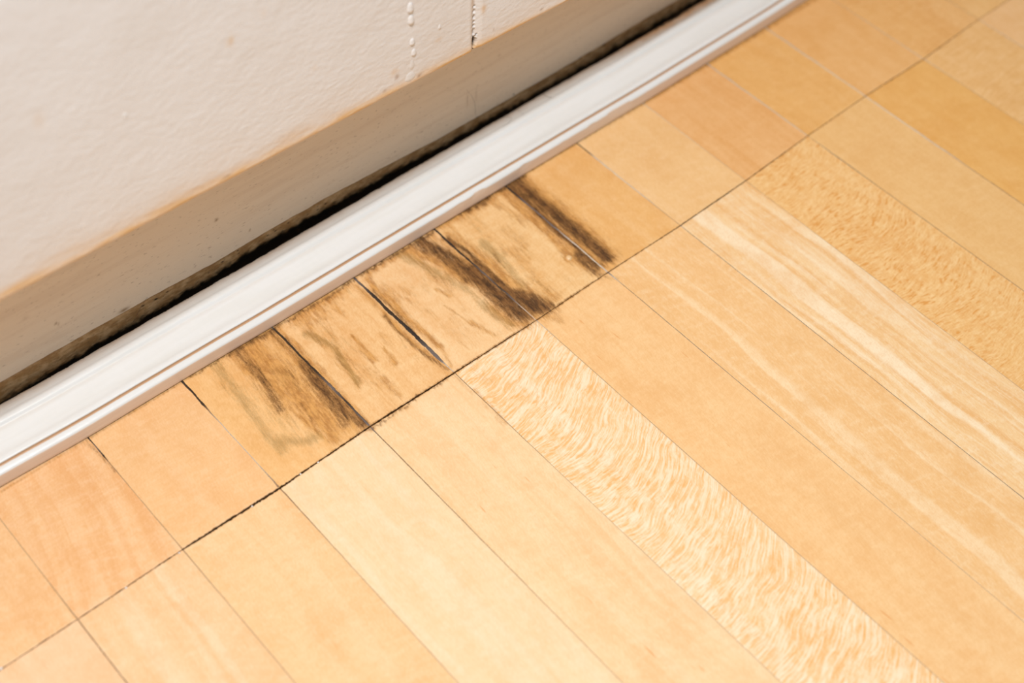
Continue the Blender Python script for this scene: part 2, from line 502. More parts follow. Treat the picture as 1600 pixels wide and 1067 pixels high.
def stain_field(u, v):
    """dark, brown and olive water stain amounts at floor points (mm)"""
    w1 = (fbm(u * 0.16, v * 0.05, 5) - 0.5) * 3.2
    w2 = (fbm(u * 0.45, v * 0.09, 9) - 0.5) * 5.0
    uu = u + w1; vv = v + w2
    out = {c: np.ones_like(u) for c in 'DBO'}
    for c, inten, wid, pts in STROKES:
        d = np.full_like(u, 1e9)
        for a, b in zip(pts[:-1], pts[1:]):
            d = np.minimum(d, seg_dist(uu, vv, a, b))
        f = np.exp(-(d / (wid * 0.85)) ** 2.0)
        out[c] *= 1 - inten * f
        if c == 'D':                       # every black streak sits in a rusty halo
            out['B'] *= 1 - 0.75 * inten * np.exp(-(d / (wid * 1.25 + 0.8)) ** 2.0)
    # faint brown bloom over the wetted blocks
    wet = smooth(118, 135, u) * (1 - smooth(335, 350, u)) * smooth(-2, 6, v) * (0.45 + 0.55 * smooth(10, 80, v))
    out['B'] *= 1 - 0.55 * wet * smooth(0.50, 0.72, fbm(u * 0.16, v * 0.05, 51, 4))
    out['O'] *= 1 - 0.40 * wet * smooth(0.52, 0.75, fbm(u * 0.13, v * 0.04, 57, 4))
    return np.stack([1 - out['D'], 1 - out['B'], 1 - out['O']], -1)

def stain_shade_under_trim(u, v, a):
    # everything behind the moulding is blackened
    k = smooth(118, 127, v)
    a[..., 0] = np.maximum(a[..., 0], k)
    # thin grime line plus painted contact shade where the moulding meets the boards
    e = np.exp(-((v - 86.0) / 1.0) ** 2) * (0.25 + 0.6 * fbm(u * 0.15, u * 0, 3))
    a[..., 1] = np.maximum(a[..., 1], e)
    e2 = np.exp(-((v - 86.0) / 2.2) ** 2) * smooth(360, 480, u) * 0.8  # painted contact shade, wider along the right stretch
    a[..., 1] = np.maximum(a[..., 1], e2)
    # soot-like rim on both lips of the cut, stronger where the stains are
    g = np.abs(v - cut_mid(u))
    near = np.exp(-(g / 1.1) ** 2) * (0.12 + 0.75 * smooth(100, 180, u) * (1 - smooth(300, 400, u))) * (0.4 + 0.9 * fbm(u * 0.5, v * 0.1, 21))
    a[..., 0] = np.maximum(a[..., 0], near * 0.7)
    a[..., 1] = np.maximum(a[..., 1], near)
    return a

def axis(a, b, step, fine_a=None, fine_b=None):
    """sample positions from a to b with tight rows at the ends for a tiny rounded arris"""
    n = max(2, int(round((b - a) / step)))
    mid = list(np.linspace(a, b, n + 1))[1:-1]
    return np.array([a, a + 0.12, a + 0.35] + [m for m in mid if a + 0.5 < m < b - 0.5] + [b - 0.35, b - 0.12, b])

def board(name, k, row, mat, parent, step, label=None):
    ua, ub = U[k] + 0.08, U[k + 1] - 0.08
    us = axis(ua, ub, step)
    if row == 'short':
        ts = axis(0.0, 1.0 * 130, step)          # distance from the cut
        if k in (0, 1, 2, 3, 4, 5, 6, 7):
            pass
        L = BACK
    else:
        ts = np.concatenate([axis(0, 60, step)[:-3], np.arange(62, 100, 4), np.linspace(100, 759, 24)])
    nu, nv = len(us), len(ts)
    X = np.tile(us, (nv, 1))
    T = np.tile(ts[:, None], (1, nu))
    mid = cut_mid(X); half = cut_width(X) / 2
    side = 1 if row == 'short' else -1
    rag = (fbm(X * 1.1, X * 0, 31 + side, 4) - 0.5) * 0.6 * np.exp(-T / 0.5) * (0.25 + cut_width(X))
    if row == 'short':
        start = mid + half
        Y = start + (BACK - start) * (T / ts[-1]) + rag
    else:
        start = mid - half
        Y = start + (FRONT - start) * (T / ts[-1]) - rag
    # rounded arrises, a hair of cupping and unevenness
    Z = np.zeros_like(X)
    e = np.minimum(X - ua, ub - X)
    Z -= 0.07 * np.exp(-e / 0.14)
    Z -= 0.22 * np.exp(-T / 0.22) * (0.5 + fbm(X * 0.9, X * 0, 77))
    Z += 0.05 * (fbm(X * 0.03, Y * 0.01, 7 + k) - 0.5)
    zt = {(2, 'short'): 0.05, (3, 'short'): -0.08, (4, 'short'): 0.04}.get((k, row), 0.06 * math.sin(k * 2.7 + (row == 'short')))
    Z += zt * np.clip(T / 3.0, 0, 1) - 0.03
    verts = np.stack([X, Y, Z], -1).reshape(-1, 3)
    F = grid_faces(nu, nv)
    if side == -1: F = [f[::-1] for f in F]
    # skirt and underside
    ring = [i for i in range(nu)] + [nu - 1 + nu * j for j in range(1, nv)] + \
           [nu * (nv - 1) + i for i in range(nu - 2, -1, -1)] + [nu * j for j in range(nv - 2, 0, -1)]
    base = len(verts)
    nr = len(ring)
    mid_ = verts[ring].copy(); mid_[:, 2] -= 0.8
    low = verts[ring].copy(); low[:, 2] = -9.0
    verts = np.concatenate([verts, mid_, low])
    for i in range(nr):
        a, b = ring[i], ring[(i + 1) % nr]
        i2 = (i + 1) % nr
        for q in ((b, a, base + i, base + i2), (base + i2, base + i, base + nr + i, base + nr + i2)):
            F.append(q if side == 1 else q[::-1])
    bot = tuple(range(base + nr, base + 2 * nr))
    F.append(bot[::-1] if side == 1 else bot)
    a = stain_field(verts[:, 0], verts[:, 1])
    # strokes belong to their own side of the cut; the table keeps them apart already
    a = stain_shade_under_trim(verts[:, 0], verts[:, 1], a)
    low_ = np.arange(len(verts)) >= base
    a[low_, 0] = 1.0
    o = mesh_obj(name, verts, F, mat, parent, {'stain': a}, origin=(U[k], 0, 0))
    # the steep skirt must not smear the shading of the top
    sm = np.ones(len(o.data.polygons), bool); sm[(nu - 1) * (nv - 1):] = False
    o.data.polygons.foreach_set('use_smooth', sm)
    if label: o['label'] = label
    return o

floor = bpy.data.objects.new('floor', None)
col.objects.link(floor)
tag(floor, 'pale varnished maple strip floor with a dark cut line and black water stains by the moulding', 'floor', kind='structure')

# look of every strip: base, dark, light (display colours), then figure settings
LOOK_SHORT = {
    -1: dict(c=((244, 200, 150), (230, 172, 112), (250, 218, 178)), wave=.10),
    0: dict(c=((243, 198, 148), (230, 168, 106), (250, 216, 178)), streak=.5, wave=.15, tilt=.12),
    1: dict(c=((244, 200, 148), (232, 176, 116), (250, 216, 174)), streak=.1, wave=.12),
    2: dict(c=((244, 199, 140), (224, 164, 92), (248, 208, 156)), streak=.3),
    3: dict(c=((245, 204, 150), (222, 160, 90), (249, 214, 166)), streak=.3),
    4: dict(c=((246, 208, 158), (228, 170, 106), (249, 218, 174)), streak=.2),
    5: dict(c=((245, 206, 152), (224, 166, 94), (248, 216, 166)), streak=.25, wave=.12),
    6: dict(c=((240, 192, 128), (226, 166, 92), (247, 208, 156)), streak=.2),
    7: dict(c=((243, 202, 146), (232, 182, 120), (249, 216, 170)), streak=.15),
    8: dict(c=((238, 188, 130), (226, 166, 98), (245, 202, 148)), streak=.55, wave=.1),
    9: dict(c=((238, 188, 120), (224, 164, 88), (245, 204, 146)), streak=.25),
    10: dict(c=((238, 188, 126), (226, 166, 92), (244, 200, 142)), streak=.2),
    11: dict(c=((238, 188, 122), (222, 160, 88), (247, 206, 150)), wave=.25),
    12: dict(c=((240, 194, 130), (226, 170, 100), (247, 208, 154)), wave=.15),
}
LOOK_LONG = {
    -1: dict(c=((246, 208, 168), (236, 186, 134), (251, 222, 188)), streak=.2),
    0: dict(c=((245, 206, 160), (234, 182, 126), (251, 224, 190)), streak=.35, pale=.55),
    1: dict(c=((245, 206, 156), (234, 180, 120), (251, 222, 182)), streak=.2, wave=.08),
    2: dict(c=((248, 218, 176), (240, 198, 146), (252, 230, 200)), streak=.3, pale=.5),
    3: dict(c=((247, 214, 168), (236, 188, 132), (252, 226, 188)), streak=.4, pale=.4, pores=.8),
    4: dict(c=((248, 216, 170), (240, 182, 110), (254, 238, 212)), streak=.1, pale=.6, fleck=.75, wave=.6, arc=.0065, cx=0.0),
    5: dict(c=((245, 200, 144), (232, 176, 112), (250, 216, 166)), streak=.2, pores=.6, wave=.08),
    6: dict(c=((244, 200, 144), (232, 178, 112), (252, 226, 186)), streak=.2, pale=.75),
    7: dict(c=((247, 212, 162), (236, 184, 120), (253, 234, 202)), streak=.85, pale=.95),
    8: dict(c=((243, 198, 134), (226, 160, 82), (249, 214, 160)), streak=.15, fleck=.95, wave=.2, arc=.004, cx=10.0),
    9: dict(c=((240, 196, 134), (228, 174, 106), (246, 208, 152)), streak=.2, wave=.12),
    10: dict(c=((238, 186, 112), (226, 164, 84), (244, 198, 132)), streak=.2),
    11: dict(c=((240, 194, 132), (224, 168, 96), (248, 210, 158)), streak=.2, wave=.35),
    12: dict(c=((242, 198, 144), (232, 180, 118), (247, 208, 160)), streak=.15),
}
def look_mat(table, k, row):
    keys = sorted(table)
    d = dict(table[k] if k in table else table[keys[(k * 5) % len(keys)]])
    c = d.pop('c')
    b, dk, lt = (tuple(WOODGAIN * q * t for q, t in zip(S(*x), (1.01, 0.985, 0.945))) for x in c)
    return wood('maple_%s_strip' % row, b, dk, lt, seed=(k + 7) * (1.0 if row == 'short' else 1.37) + 3, stain=True, **d)

WOODGAIN = 0.93
SHORT_LABEL = {
    2: 'end block with a broad olive and brown water stain across most of it',
    3: 'end block with light brown streaks and a few darker dashes',
    4: 'end block with a brown rusty left edge and a black lower right edge',
    5: 'end block with a black smear on its left edge and dark brown on its right',
    6: 'orange end block with one dark brown band along its left edge',
}
LONG_LABEL = {
    2: 'palest cream strip', 3: 'pale strip with thin orange dashes',
    4: 'strip with wavy bright flecked figure', 7: 'pale strip with long straight stripes',
    8: 'strip covered in short orange flecks', 10: 'deep orange strip',
}
for k in range(-4, 17):
    st = 0.5 if 2 <= k <= 6 else (0.8 if 0 <= k <= 8 else 1.4)
    board('end_block', k, 'short', look_mat(LOOK_SHORT, k, 'short'), floor, st, SHORT_LABEL.get(k))
    st = 0.6 if 1 <= k <= 6 else (0.8 if -1 <= k <= 9 else 1.4)
    board('floor_strip', k, 'long', look_mat(LOOK_LONG, k, 'long'), floor, st, LONG_LABEL.get(k))

# sub-floor seen as darkness in the open cut
sv = [(x, y, z) for z in (-9.05, -25) for x, y in ((U[-4], FRONT), (U[17], FRONT), (U[17], 170), (U[-4], 170))]
mesh_obj('subfloor', sv, [(0, 1, 2, 3), (7, 6, 5, 4), (0, 4, 5, 1), (1, 5, 6, 2), (2, 6, 7, 3), (3, 7, 4, 0)],
         plain('dark subfloor', (0.03, 0.018, 0.01), 0.9), floor, smooth_shade=False)

# joint fillers: (v, half width mm, colour), from the cut towards the moulding (short) or to the room (long)
DK = (0.02, 0.016, 0.015); GY = (0.16, 0.13, 0.12); BR = (0.31, 0.18, 0.09); TN = (0.54, 0.35, 0.19)
WH = (0.72, 0.60, 0.46); PT = (0.62, 0.52, 0.42); BK = (0.03, 0.02, 0.012)
JS = {
    0: [(0, .22, BR), (40, .16, TN), (125, .16, TN)],
    1: [(0, .20, BR), (40, .16, TN), (66, .18, BR), (70, .50, BK), (78, .35, GY), (82, .3, BK), (88, .6, BK), (125, .3, BK)],
    2: [(0, .38, BR), (20, .22, PT), (50, .25, PT), (62, .30, BR), (66, .36, BK), (88, .40, BK), (125, .3, BK)],
    3: [(0, .42, GY), (20, .42, BK), (32, .60, GY), (45, .42, BK), (60, .42, BK), (84, .42, BK), (88, .6, PT), (125, .4, BK)],
    4: [(0, .18, PT), (6, .30, PT), (10, .45, GY), (18, .85, GY), (30, 1.0, DK), (40, .95, DK), (52, .7, BK), (70, .6, DK), (84, .42, GY), (88, .3, BK), (125, .3, BK)],
    5: [(0, .20, PT), (10, .24, PT), (18, .34, GY), (30, .45, BK), (42, .30, GY), (55, .42, DK), (74, .62, DK), (88, .58, DK), (125, .4, BK)],
    6: [(0, .55, PT), (12, .50, WH), (32, .55, PT), (45, .42, GY), (60, .32, GY), (70, .42, GY), (78, .52, DK), (88, .45, BK), (125, .4, BK)],
    7: [(0, .10, TN), (15, .18, TN), (30, .34, PT), (60, .45, WH), (72, .48, PT), (78, .38, BK), (88, .35, BK), (125, .3, BK)],
    8: [(0, .16, TN), (50, .22, WH), (70, .2, WH), (82, .30, PT), (125, .3, BK)],
    9: [(0, .28, PT), (40, .45, PT), (75, .6, PT), (125, .4, BK)],
    10: [(0, .5, WH), (30, .60, WH), (60, .62, PT), (78, .55, PT), (125, .4, BK)],
    11: [(0, .3, PT), (125, .2, TN)],
    12: [(0, .2, TN), (125, .2, TN)],
}
JL = {
    -1: [(0, .2, BR), (760, .2, BR)],
    0: [(0, .45, TN), (4, .25, BR), (60, .30, BR), (760, .25, BR)],
    1: [(0, .25, BR), (30, .22, TN), (760, .2, TN)],
    2: [(0, .32, BR), (20, .22, BR), (60, .18, TN), (760, .18, TN)],
    3: [(0, .40, GY), (10, .32, BR), (60, .22, BR), (160, .15, TN), (760, .15, TN)],
    4: [(0, .22, BR), (40, .18, BR), (90, .14, TN), (760, .14, TN)],
    5: [(0, .25, PT), (20, .14, TN), (760, .14, TN)],
    6: [(0, .6, GY), (5, .45, PT), (14, .20, BR), (60, .16, GY), (200, .14, TN), (760, .14, TN)],
    7: [(0, .25, PT), (6, .12, GY), (760, .14, BR)],
    8: [(0, .2, TN), (12, .10, TN), (760, .12, TN)],
    9: [(0, .15, TN), (25, .28, GY), (60, .2, BR), (760, .2, BR)],
    10: [(0, .35, WH), (20, .55, WH), (60, .45, PT), (90, .2, BR), (760, .2, BR)],
    11: [(0, .4, PT), (30, .2, TN), (760, .2, TN)],
    12: [(0, .2, PT), (760, .2, TN)],
}
FM = filler_mat()
def filler(j, row, keys):
    side = 1 if row == 'short' else -1
    end = 124 if row == 'short' else 700
    ts = np.arange(0.15, end, 0.45) if row == 'short' else np.concatenate([np.arange(0.15, 120, 0.6), np.arange(120, end, 3.0)])
    kt = [q[0] for q in keys]
    hw = np.interp(ts, kt, [q[1] for q in keys])
    cc = np.stack([np.interp(ts, kt, [q[2][i] for q in keys]) for i in range(3)], -1)
    if row == 'short' and 2 <= j <= 6:
        hw = hw * 1 + 0.3 * (1 - smooth(0.1, 0.3, cc.mean(-1)))
    hw = hw * (0.65 + 0.8 * fbm(ts * 0.55, ts * 0, 40 + j, 4)) + 0.02
    mid_u = U[j] + (fbm(ts * 0.12, ts * 0, 90 + j, 3) - 0.5) * 0.5 * np.clip(hw / 0.4, 0.2, 1.5)
    v0 = cut_mid(U[j]) + side * cut_width(U[j]) * 0.5
    vv = v0 + side * ts
    prof = (-1, -0.55, 0, 0.55, 1)
    hz = (-0.10, 0.055, 0.085, 0.055, -0.10)
    verts = []
    for p, h in zip(prof, hz):
        verts.append(np.stack([mid_u + p * hw, vv, h * np.clip(hw / 0.5, 0.35, 1.6) + 0 * vv], -1))
    V_ = np.stack(verts, 1).reshape(-1, 3)
    dark_edge = np.repeat(cc, 5, axis=0)
    F = grid_faces(5, len(ts))
    if side == -1: F = [f[::-1] for f in F]
    return mesh_obj('joint_filler', V_, F, FM, floor, {'tone': dark_edge}, origin=(U[j], 0, 0))
for j, keys in JS.items(): filler(j, 'short', keys)
for j, keys in JL.items(): filler(j, 'long', keys)

# ------------------------------------------------------------------ the wall: painted block face overhanging a recess
wall_m = paint_wall()
WV = 84.0
def edge_w(u): return 124.9 - 0.0170 * np.clip(u, -200, 760) + 0.35 * (fbm(np.asarray(u) * 0.02, np.asarray(u) * 0, 4) - 0.5)
UG = 310.96
us = np.concatenate([np.arange(-320, 306, 2.0), np.arange(306, 312, 1.0), np.arange(312, 316, 0.5), np.arange(316, 322, 0.25), np.arange(322, 326, .5), np.arange(326, 332, 1.0), np.arange(332, 900, 2.0)])
ws = np.concatenate([np.arange(0, 36, 0.45), np.arange(36, 64, 0.9), np.arange(64, 175, 2.0), np.arange(175, 560, 12.0)])
X = np.tile(us, (len(ws), 1)); H = np.tile(ws[:, None], (1, len(us)))
Z = edge_w(X) + H
d = np.zeros_like(X)                                  # inwards (+v)
d += 1.3 * np.exp(-H / 1.1) ** 2                      # rounded lower lip
d -= 0.25 * np.exp(-((H - 2.0) / 1.6) ** 2) * (0.5 + fbm(X * 0.05, H * 0.2, 8))
d += 0.55 * (fbm(X * 0.045, Z * 0.06, 2, 4) - 0.5) + 0.10 * (fbm(X * 0.25, Z * 0.35, 12, 3) - 0.5)
g = X - UG - 0.25 * (fbm(Z * 0.12, Z * 0, 19) - 0.5)
left = np.clip(1 + g / 2.6, 0, 1); rightv = np.clip(1 - g / 5.2, 0, 1)
d += np.where(g < 0, 1.5 * left ** 1.5, 1.5 * rightv ** 1.2)
d -= 0.18 * np.exp(-((g + 3.2) / 1.0) ** 2)
zq = 153.14 - 0.4159 * np.array([12, 20, 29, 36, 42, 52, 62, 67, 71, 76])
rz = np.array([.6, 1.0, 1.1, .7, 1.0, 2.0, 1.6, 2.4, 2.2, 1.2])
ru = np.array([.26, .36, .32, .3, .36, .42, .85, 1.15, 1.0, .7])
uo = np.array([0, 0, 0, -.1, -.1, .05, .7, .9, .6, .3])
hole = np.zeros_like(X)
for a, b, c_, o_ in zip(zq, rz, ru, uo):
    r = np.sqrt(((X - UG - o_) / c_) ** 2 + ((Z - a) / b) ** 2) + 0.5 * (fbm(X * 1.7, Z * 1.7, 3) - 0.5)
    hole = np.maximum(hole, 1 - smooth(0.75, 1.15, r))
r = np.abs((X - UG - 1.2) - 0.45 * (Z - 127.9)) / 0.35 + np.abs(Z - 128.7) / 1.6     # small fork at the top of the hole
hole = np.maximum(hole, 1 - smooth(0.7, 1.1, r))
d += 5.0 * hole
# scattered roller nubs and pits
rs = np.random.RandomState(4)
for q in range(240):
    a = rs.uniform(-60, 480); b = rs.uniform(119, 278); s = rs.uniform(0.35, 1.0); h_ = rs.choice([-1, 1], p=[.8, .2]) * rs.uniform(.08, .3)
    m = (np.abs(X[0] - a) < 3 * s)
    rr = (Z[:, m] < b + 3 * s) & (Z[:, m] > b - 3 * s)
    d[:, m] += np.where(rr, h_ * np.exp(-((X[:, m] - a) ** 2 + (Z[:, m] - b) ** 2) / (s * s)), 0)
Y = WV + d
dirt = np.zeros(X.shape + (3,))  # first channel also holds the painted shade of the joint's left bevel
wob = fbm(X * 0.03, H * 0.1, 6)
dirt[..., 0] = np.clip(0.95 * np.exp(-(H / (2.0 + 4.4 * wob * (1.6 - smooth(120, 320, X)))) ** 2) + 0.40 * np.exp(-H / (5 + 9 * wob)) * (0.35 + wob), 0, 1)
dirt[..., 0] = np.maximum(dirt[..., 0], 0.4 * np.exp(-((g + 1.2) / 1.5) ** 2))  # soft shade of the joint's left bevel painted in
for (a, b, ra, rb, k_) in ((169.5, 201.1, 1.4, 2.2, .7), (187.3, 207.5, 1.0, 1.6, .4), (316.9, 144.5, 1.6, 3.0, .65), (211.3, 162.7, 1.0, 1.6, .4), (77.3, 208.1, 2, 4, .25), (258.6, 134.3, 2.5, 2.5, .5), (287.2, 140.1, 2.5, 1.5, .35)):
    dirt[..., 0] = np.maximum(dirt[..., 0], k_ * np.exp(-((X - a) / ra) ** 2 - ((Z - b) / rb) ** 2))
for (a, b, ra, rb, k_) in ((260.5, 130.8, .9, 1.6, .8), (274.4, 123.6, 1.3, .9, .8), (252.3, 126.0, .5, .9, .6), (263.0, 133.3, .6, 1.0, .5), (333.4, 127.3, .5, .5, .9), (341.3, 126.5, .5, .5, .9), (358.2, 123.5, .4, .6, .8), (288.6, 138.1, .7, .5, .4), (157.4, 126.0, 2.2, .8, .6), (324.1, 127.5, .5, .8, .5)):
    dirt[..., 1] = np.maximum(dirt[..., 1], k_ * np.exp(-((X - a) / ra) ** 2 - ((Z - b) / rb) ** 2))
dirt[..., 1] = np.maximum(dirt[..., 1], 0.5 * np.exp(-((g - 0.1) / 0.4) ** 2) * fbm(Z * .4, Z * 0, 8))
dirt[..., 2] = hole * 0.9
V_ = np.stack([X, Y, Z], -1).reshape(-1, 3)
nu = len(us)
F = grid_faces(nu, len(ws))
# underside of the overhang back into the recess, then the top and back so the block is solid
n0 = len(V_)
und = np.array([[u_, yy, edge_w(u_) + dz] for (yy, dz) in ((86.5, 0.25), (WALL_V + 0.6, 1.0), (WALL_V + 45, 1.0)) for u_ in us])
top = np.array([[u_, yy, edge_w(u_) + ws[-1]] for (yy) in (WALL_V + 45,) for u_ in us])
V_ = np.concatenate([V_, und, top])
def strip(a0, b0):
    return [(a0 + i, b0 + i, b0 + i + 1, a0 + i + 1) for i in range(nu - 1)]
F += strip(0, n0) + strip(n0, n0 + nu) + strip(n0 + nu, n0 + 2 * nu) + strip(n0 + 2 * nu, n0 + 3 * nu) + strip(n0 + 3 * nu, (len(ws) - 1) * nu)
dd = np.concatenate([dirt.reshape(-1, 3), np.tile([[0.6, 0, 0]], (4 * nu, 1))])
wall = mesh_obj('wall_back', V_, F, wall_m, None, {'dirt': dd}, origin=(0, 0, 0))
tag(wall, 'cream painted block wall overhanging a shaded recess, with one open vertical joint', 'wall', kind='structure')

# paint blisters (old drips) that stand proud of the wall
blob_m = plain('wall paint bead', (0.88, 0.85, 0.83), 0.4, 0.4)
def blob(name, c, r, mat, parent, squash=1.0, seg=20, rings=12, lean=0.0, origin=None):
    vs = []; fs = []
    for i in range(rings + 1):
        th = math.pi * i / rings
        for s in range(seg):
            ph = 2 * math.pi * s / seg
            x = r[0] * math.sin(th) * math.cos(ph); y = r[1] * math.sin(th) * math.sin(ph); z = r[2] * math.cos(th)
            if z < 0: x *= 1 + 0.15 * math.sin(th); y *= 1.25      # heavier at the bottom, as a drip is
            vs.append((c[0] + x + lean * z, c[1] + y, c[2] + z))
    for i in range(rings):
        for s in range(seg):
            a = i * seg + s; b = i * seg + (s + 1) % seg
            fs.append((a, a + seg, b + seg, b))
    return mesh_obj(name, vs, fs, mat, parent, origin=origin or c)
for (u_, w_, ru_, rw_, dep) in ((269.4, 168.9, 1.7, 3.2, 1.0), (269.7, 161.5, 1.6, 3.0, 1.0), (270.0, 147.7, 1.5, 2.2, .9), (270.9, 140.5, 1.5, 2.3, .8),
                                (269.7, 133.5, 1.4, 3.4, .45), (268.5, 126.1, 3.0, 3.0, .5), (287.6, 148.1, .9, 1.6, .6), (114.3, 189.7, 1.1, 1.2, .5)):
    blob('paint_drip', (u_, WV + 0.2, w_), (ru_ * 1.15, dep * 1.15, rw_ * 1.1), blob_m, wall)

# ------------------------------------------------------------------ recessed face with the bare mouldy strip
rec_m = paint_recess()
us = np.concatenate([[-320, -200], np.arange(-60, 640, 0.8), np.arange(640, 900, 6.0)])
zs = np.concatenate([[-24, -4], np.arange(0, 24, 0.4), np.arange(24, 126, 1.6)])
seam_u = [-300, 37, 82, 128, 152, 175, 195, 239, 262, 285, 310, 333, 384, 437, 493, 560, 900]
seam_w = [19.3, 19.3, 19.2, 19.0, 17.9, 17.8, 18.6, 18.7, 17.8, 16.9, 15.4, 14.3, 14.4, 14.8, 16.4, 16.5, 16.5]
mold_u = [-300, 30, 60, 80, 95, 115, 135, 150, 165, 185, 215, 250, 300, 330, 380, 430, 480, 520, 560, 900]
mold_w = [7.6, 7.8, 8.2, 9.3, 8.8, 10.0, 9.6, 11.8, 11.4, 13.8, 14.0, 13.2, 12.6, 10.6, 9.8, 9.2, 9.8, 10.5, 11, 11]
X = np.tile(us, (len(zs), 1)); Zr = np.tile(zs[:, None], (1, len(us)))
seam = np.interp(X, seam_u, seam_w) + 0.9 * (fbm(X * 0.11, X * 0, 61, 4) - 0.5)
above = smooth(-0.35, 0.35, Zr - seam)
Y = WALL_V + 0.0 - 0.75 * above + 0.25 * (fbm(X * 0.06, Zr * 0.15, 14) - 0.5) - 0.12 * np.exp(-((Zr - seam - .6) / .6) ** 2)
Y += 0.5 * (1 - above) * (fbm(X * 0.25, Zr * 0.4, 15) - 0.5)
rs = np.random.RandomState(9)
for q in range(46):
    a = rs.uniform(-40, 470); b = rs.uniform(24, 95); s = rs.uniform(0.7, 1.8); h_ = rs.uniform(-.3, .25)
    Y += h_ * np.exp(-((X - a) ** 2 + (Zr - b) ** 2) / (s * s))
A = np.zeros(X.shape + (3,))
A[..., 0] = 1 - above
A[..., 1] = 0.9 * np.exp(-((Zr - seam + 0.25) / 0.5) ** 2) * (0.6 + 0.6 * fbm(X * 0.09, X * 0, 66)) * (1 - 0.45 * smooth(250, 350, X))
for (a, b, ra, rb, k_) in ((73.4, 38.6, .7, .5, .8), (74.6, 37.2, .5, .5, .8), (59.6, 53.4, 1.8, .8, .35), (172.2, 48.2, 1.0, .7, .9), (191.0, 27.3, .5, .5, .8), (347.1, 32.6, .35, 4.5, .45), (354, 33.5, .4, 4.0, .5), (404.8, 39.2, 1.6, .5, .4), (324, 97, .6, .6, .7), (110, 21, 3.0, 1.2, .8)):
    A[..., 1] = np.maximum(A[..., 1], k_ * np.exp(-((X - a) / ra) ** 2 - ((Zr - b) / rb) ** 2))
mw = np.interp(X, mold_u, mold_w) - 2.9 + 1.2 * (1 - smooth(120, 180, X)) + 2.6 * (fbm(X * 0.10, X * 0, 71, 3) - 0.5)
A[..., 2] = np.clip(0.5 + (mw - Zr) / 6.5, 0, 1)
# loose specks of mould higher on the bare strip
for q in range(60):
    a = rs.uniform(60, 620); b = rs.uniform(10, 16.5); s = rs.uniform(0.3, 0.9)
    A[..., 2] = np.maximum(A[..., 2], 0.75 * np.exp(-((X - a) / (s * 1.7)) ** 2 - ((Zr - b) / s) ** 2))
V_ = np.stack([X, Y, Zr], -1).reshape(-1, 3)
nu = len(us); nz = len(zs)
F = grid_faces(nu, nz)
b0 = len(V_)
backv = np.array([[u_, WALL_V + 44, z_] for z_ in (zs[0], zs[-1]) for u_ in us])
V_ = np.concatenate([V_, backv])
F += [(i, b0 + i, b0 + i + 1, i + 1) for i in range(nu - 1)]
F += [(b0 + i, b0 + nu + i, b0 + nu + i + 1, b0 + i + 1) for i in range(nu - 1)]
F += [(b0 + nu + i, (nz - 1) * nu + i, (nz - 1) * nu + i + 1, b0 + nu + i + 1) for i in range(nu - 1)]
rec = mesh_obj('recess_face', V_, F, rec_m, wall, {'dirt': np.concatenate([A.reshape(-1, 3), np.zeros((2 * nu, 3))])})
rec['label'] = 'shaded tan face under the overhang with a bare mouldy strip along its foot'

# ------------------------------------------------------------------ the white moulding lying along the wall
trim_m = paint_trim()
# (v from the front face, height)
PROF = [(4.0, 0.12), (1.2, 0.12), (0.25, 0.5), (0.0, 1.2), (0.0, 2.6), (0.05, 4.2), (0.08, 5.8), (0.12, 7.6), (0.2, 8.7), (0.45, 9.3), (1.1, 9.75), (2.0, 10.1), (2.9, 10.3), (3.7, 10.35),
        (4.0, 10.2), (4.1, 9.7), (4.2, 9.2), (4.8, 9.0), (5.3, 9.2), (5.4, 10.3), (5.5, 11.0), (6.4, 11.25), (7.4, 11.4), (8.6, 11.35), (9.4, 11.1), (10.6, 10.85),
        (12.5, 10.8), (15.0, 11.05), (18.0, 11.6), (21.0, 12.1), (22.6, 12.4), (23.6, 12.35), (24.2, 12.7), (24.8, 13.6), (25.6, 14.2), (27.0, 14.35), (28.4, 14.2), (29.2, 13.7),
        (31.0, 12.9), (33.0, 12.5), (35.0, 12.1), (36.8, 11.4), (38.0, 10.6), (38.6, 9.4), (38.8, 7.5), (38.8, 3.0), (38.3, 0.12)]
cu = [-250, 0, 8, 57, 116, 173, 228, 286, 344, 400, 457, 513, 568, 612, 900]
cv = [88.6, 88.2, 88.0, 86.3, 86.2, 85.7, 85.8, 85.9, 85.8, 85.8, 85.5, 86.2, 86.7, 88.2, 89.0]
us = np.concatenate([np.arange(-250, -20, 8.0), np.arange(-20, 640, 0.9), np.arange(640, 901, 8.0)])
pv = np.array([p[0] for p in PROF]); pz = np.array([p[1] for p in PROF])
npf = len(PROF)
# smooth the contact line a little
uu = us[:, None] + 0 * pv[None]
front = np.interp(us, cu, cv)
ker = np.hanning(41); ker /= ker.sum()
front = np.convolve(np.pad(front, 20, mode='edge'), ker, 'valid')[:, None]
VV = front + pv[None]
ZZ = pz[None] + 0 * uu
VV = VV + 0.22 * (fbm(uu * 0.03, pv[None] * 0.1, 33) - 0.5)
ZZ = ZZ + (0.22 * (fbm(uu * 0.05, pv[None] * 0.25, 34) - 0.5) + 0.16 * (fbm(uu * 0.4, pv[None] * 0.8, 35) - 0.5)) * (pz[None] > 1)
# the far part of the strip has lifted and leans a touch
ridge = np.exp(-((pv[None] - 25.2) / 1.2) ** 2)
ZZ += 0.35 * ridge * (fbm(uu * 0.035, uu * 0, 36) - 0.5)
backm = smooth(36, 38.5, pv[None])
VV += backm * 0.9 * (fbm(uu * 0.10, uu * 0, 37, 4) - 0.5)
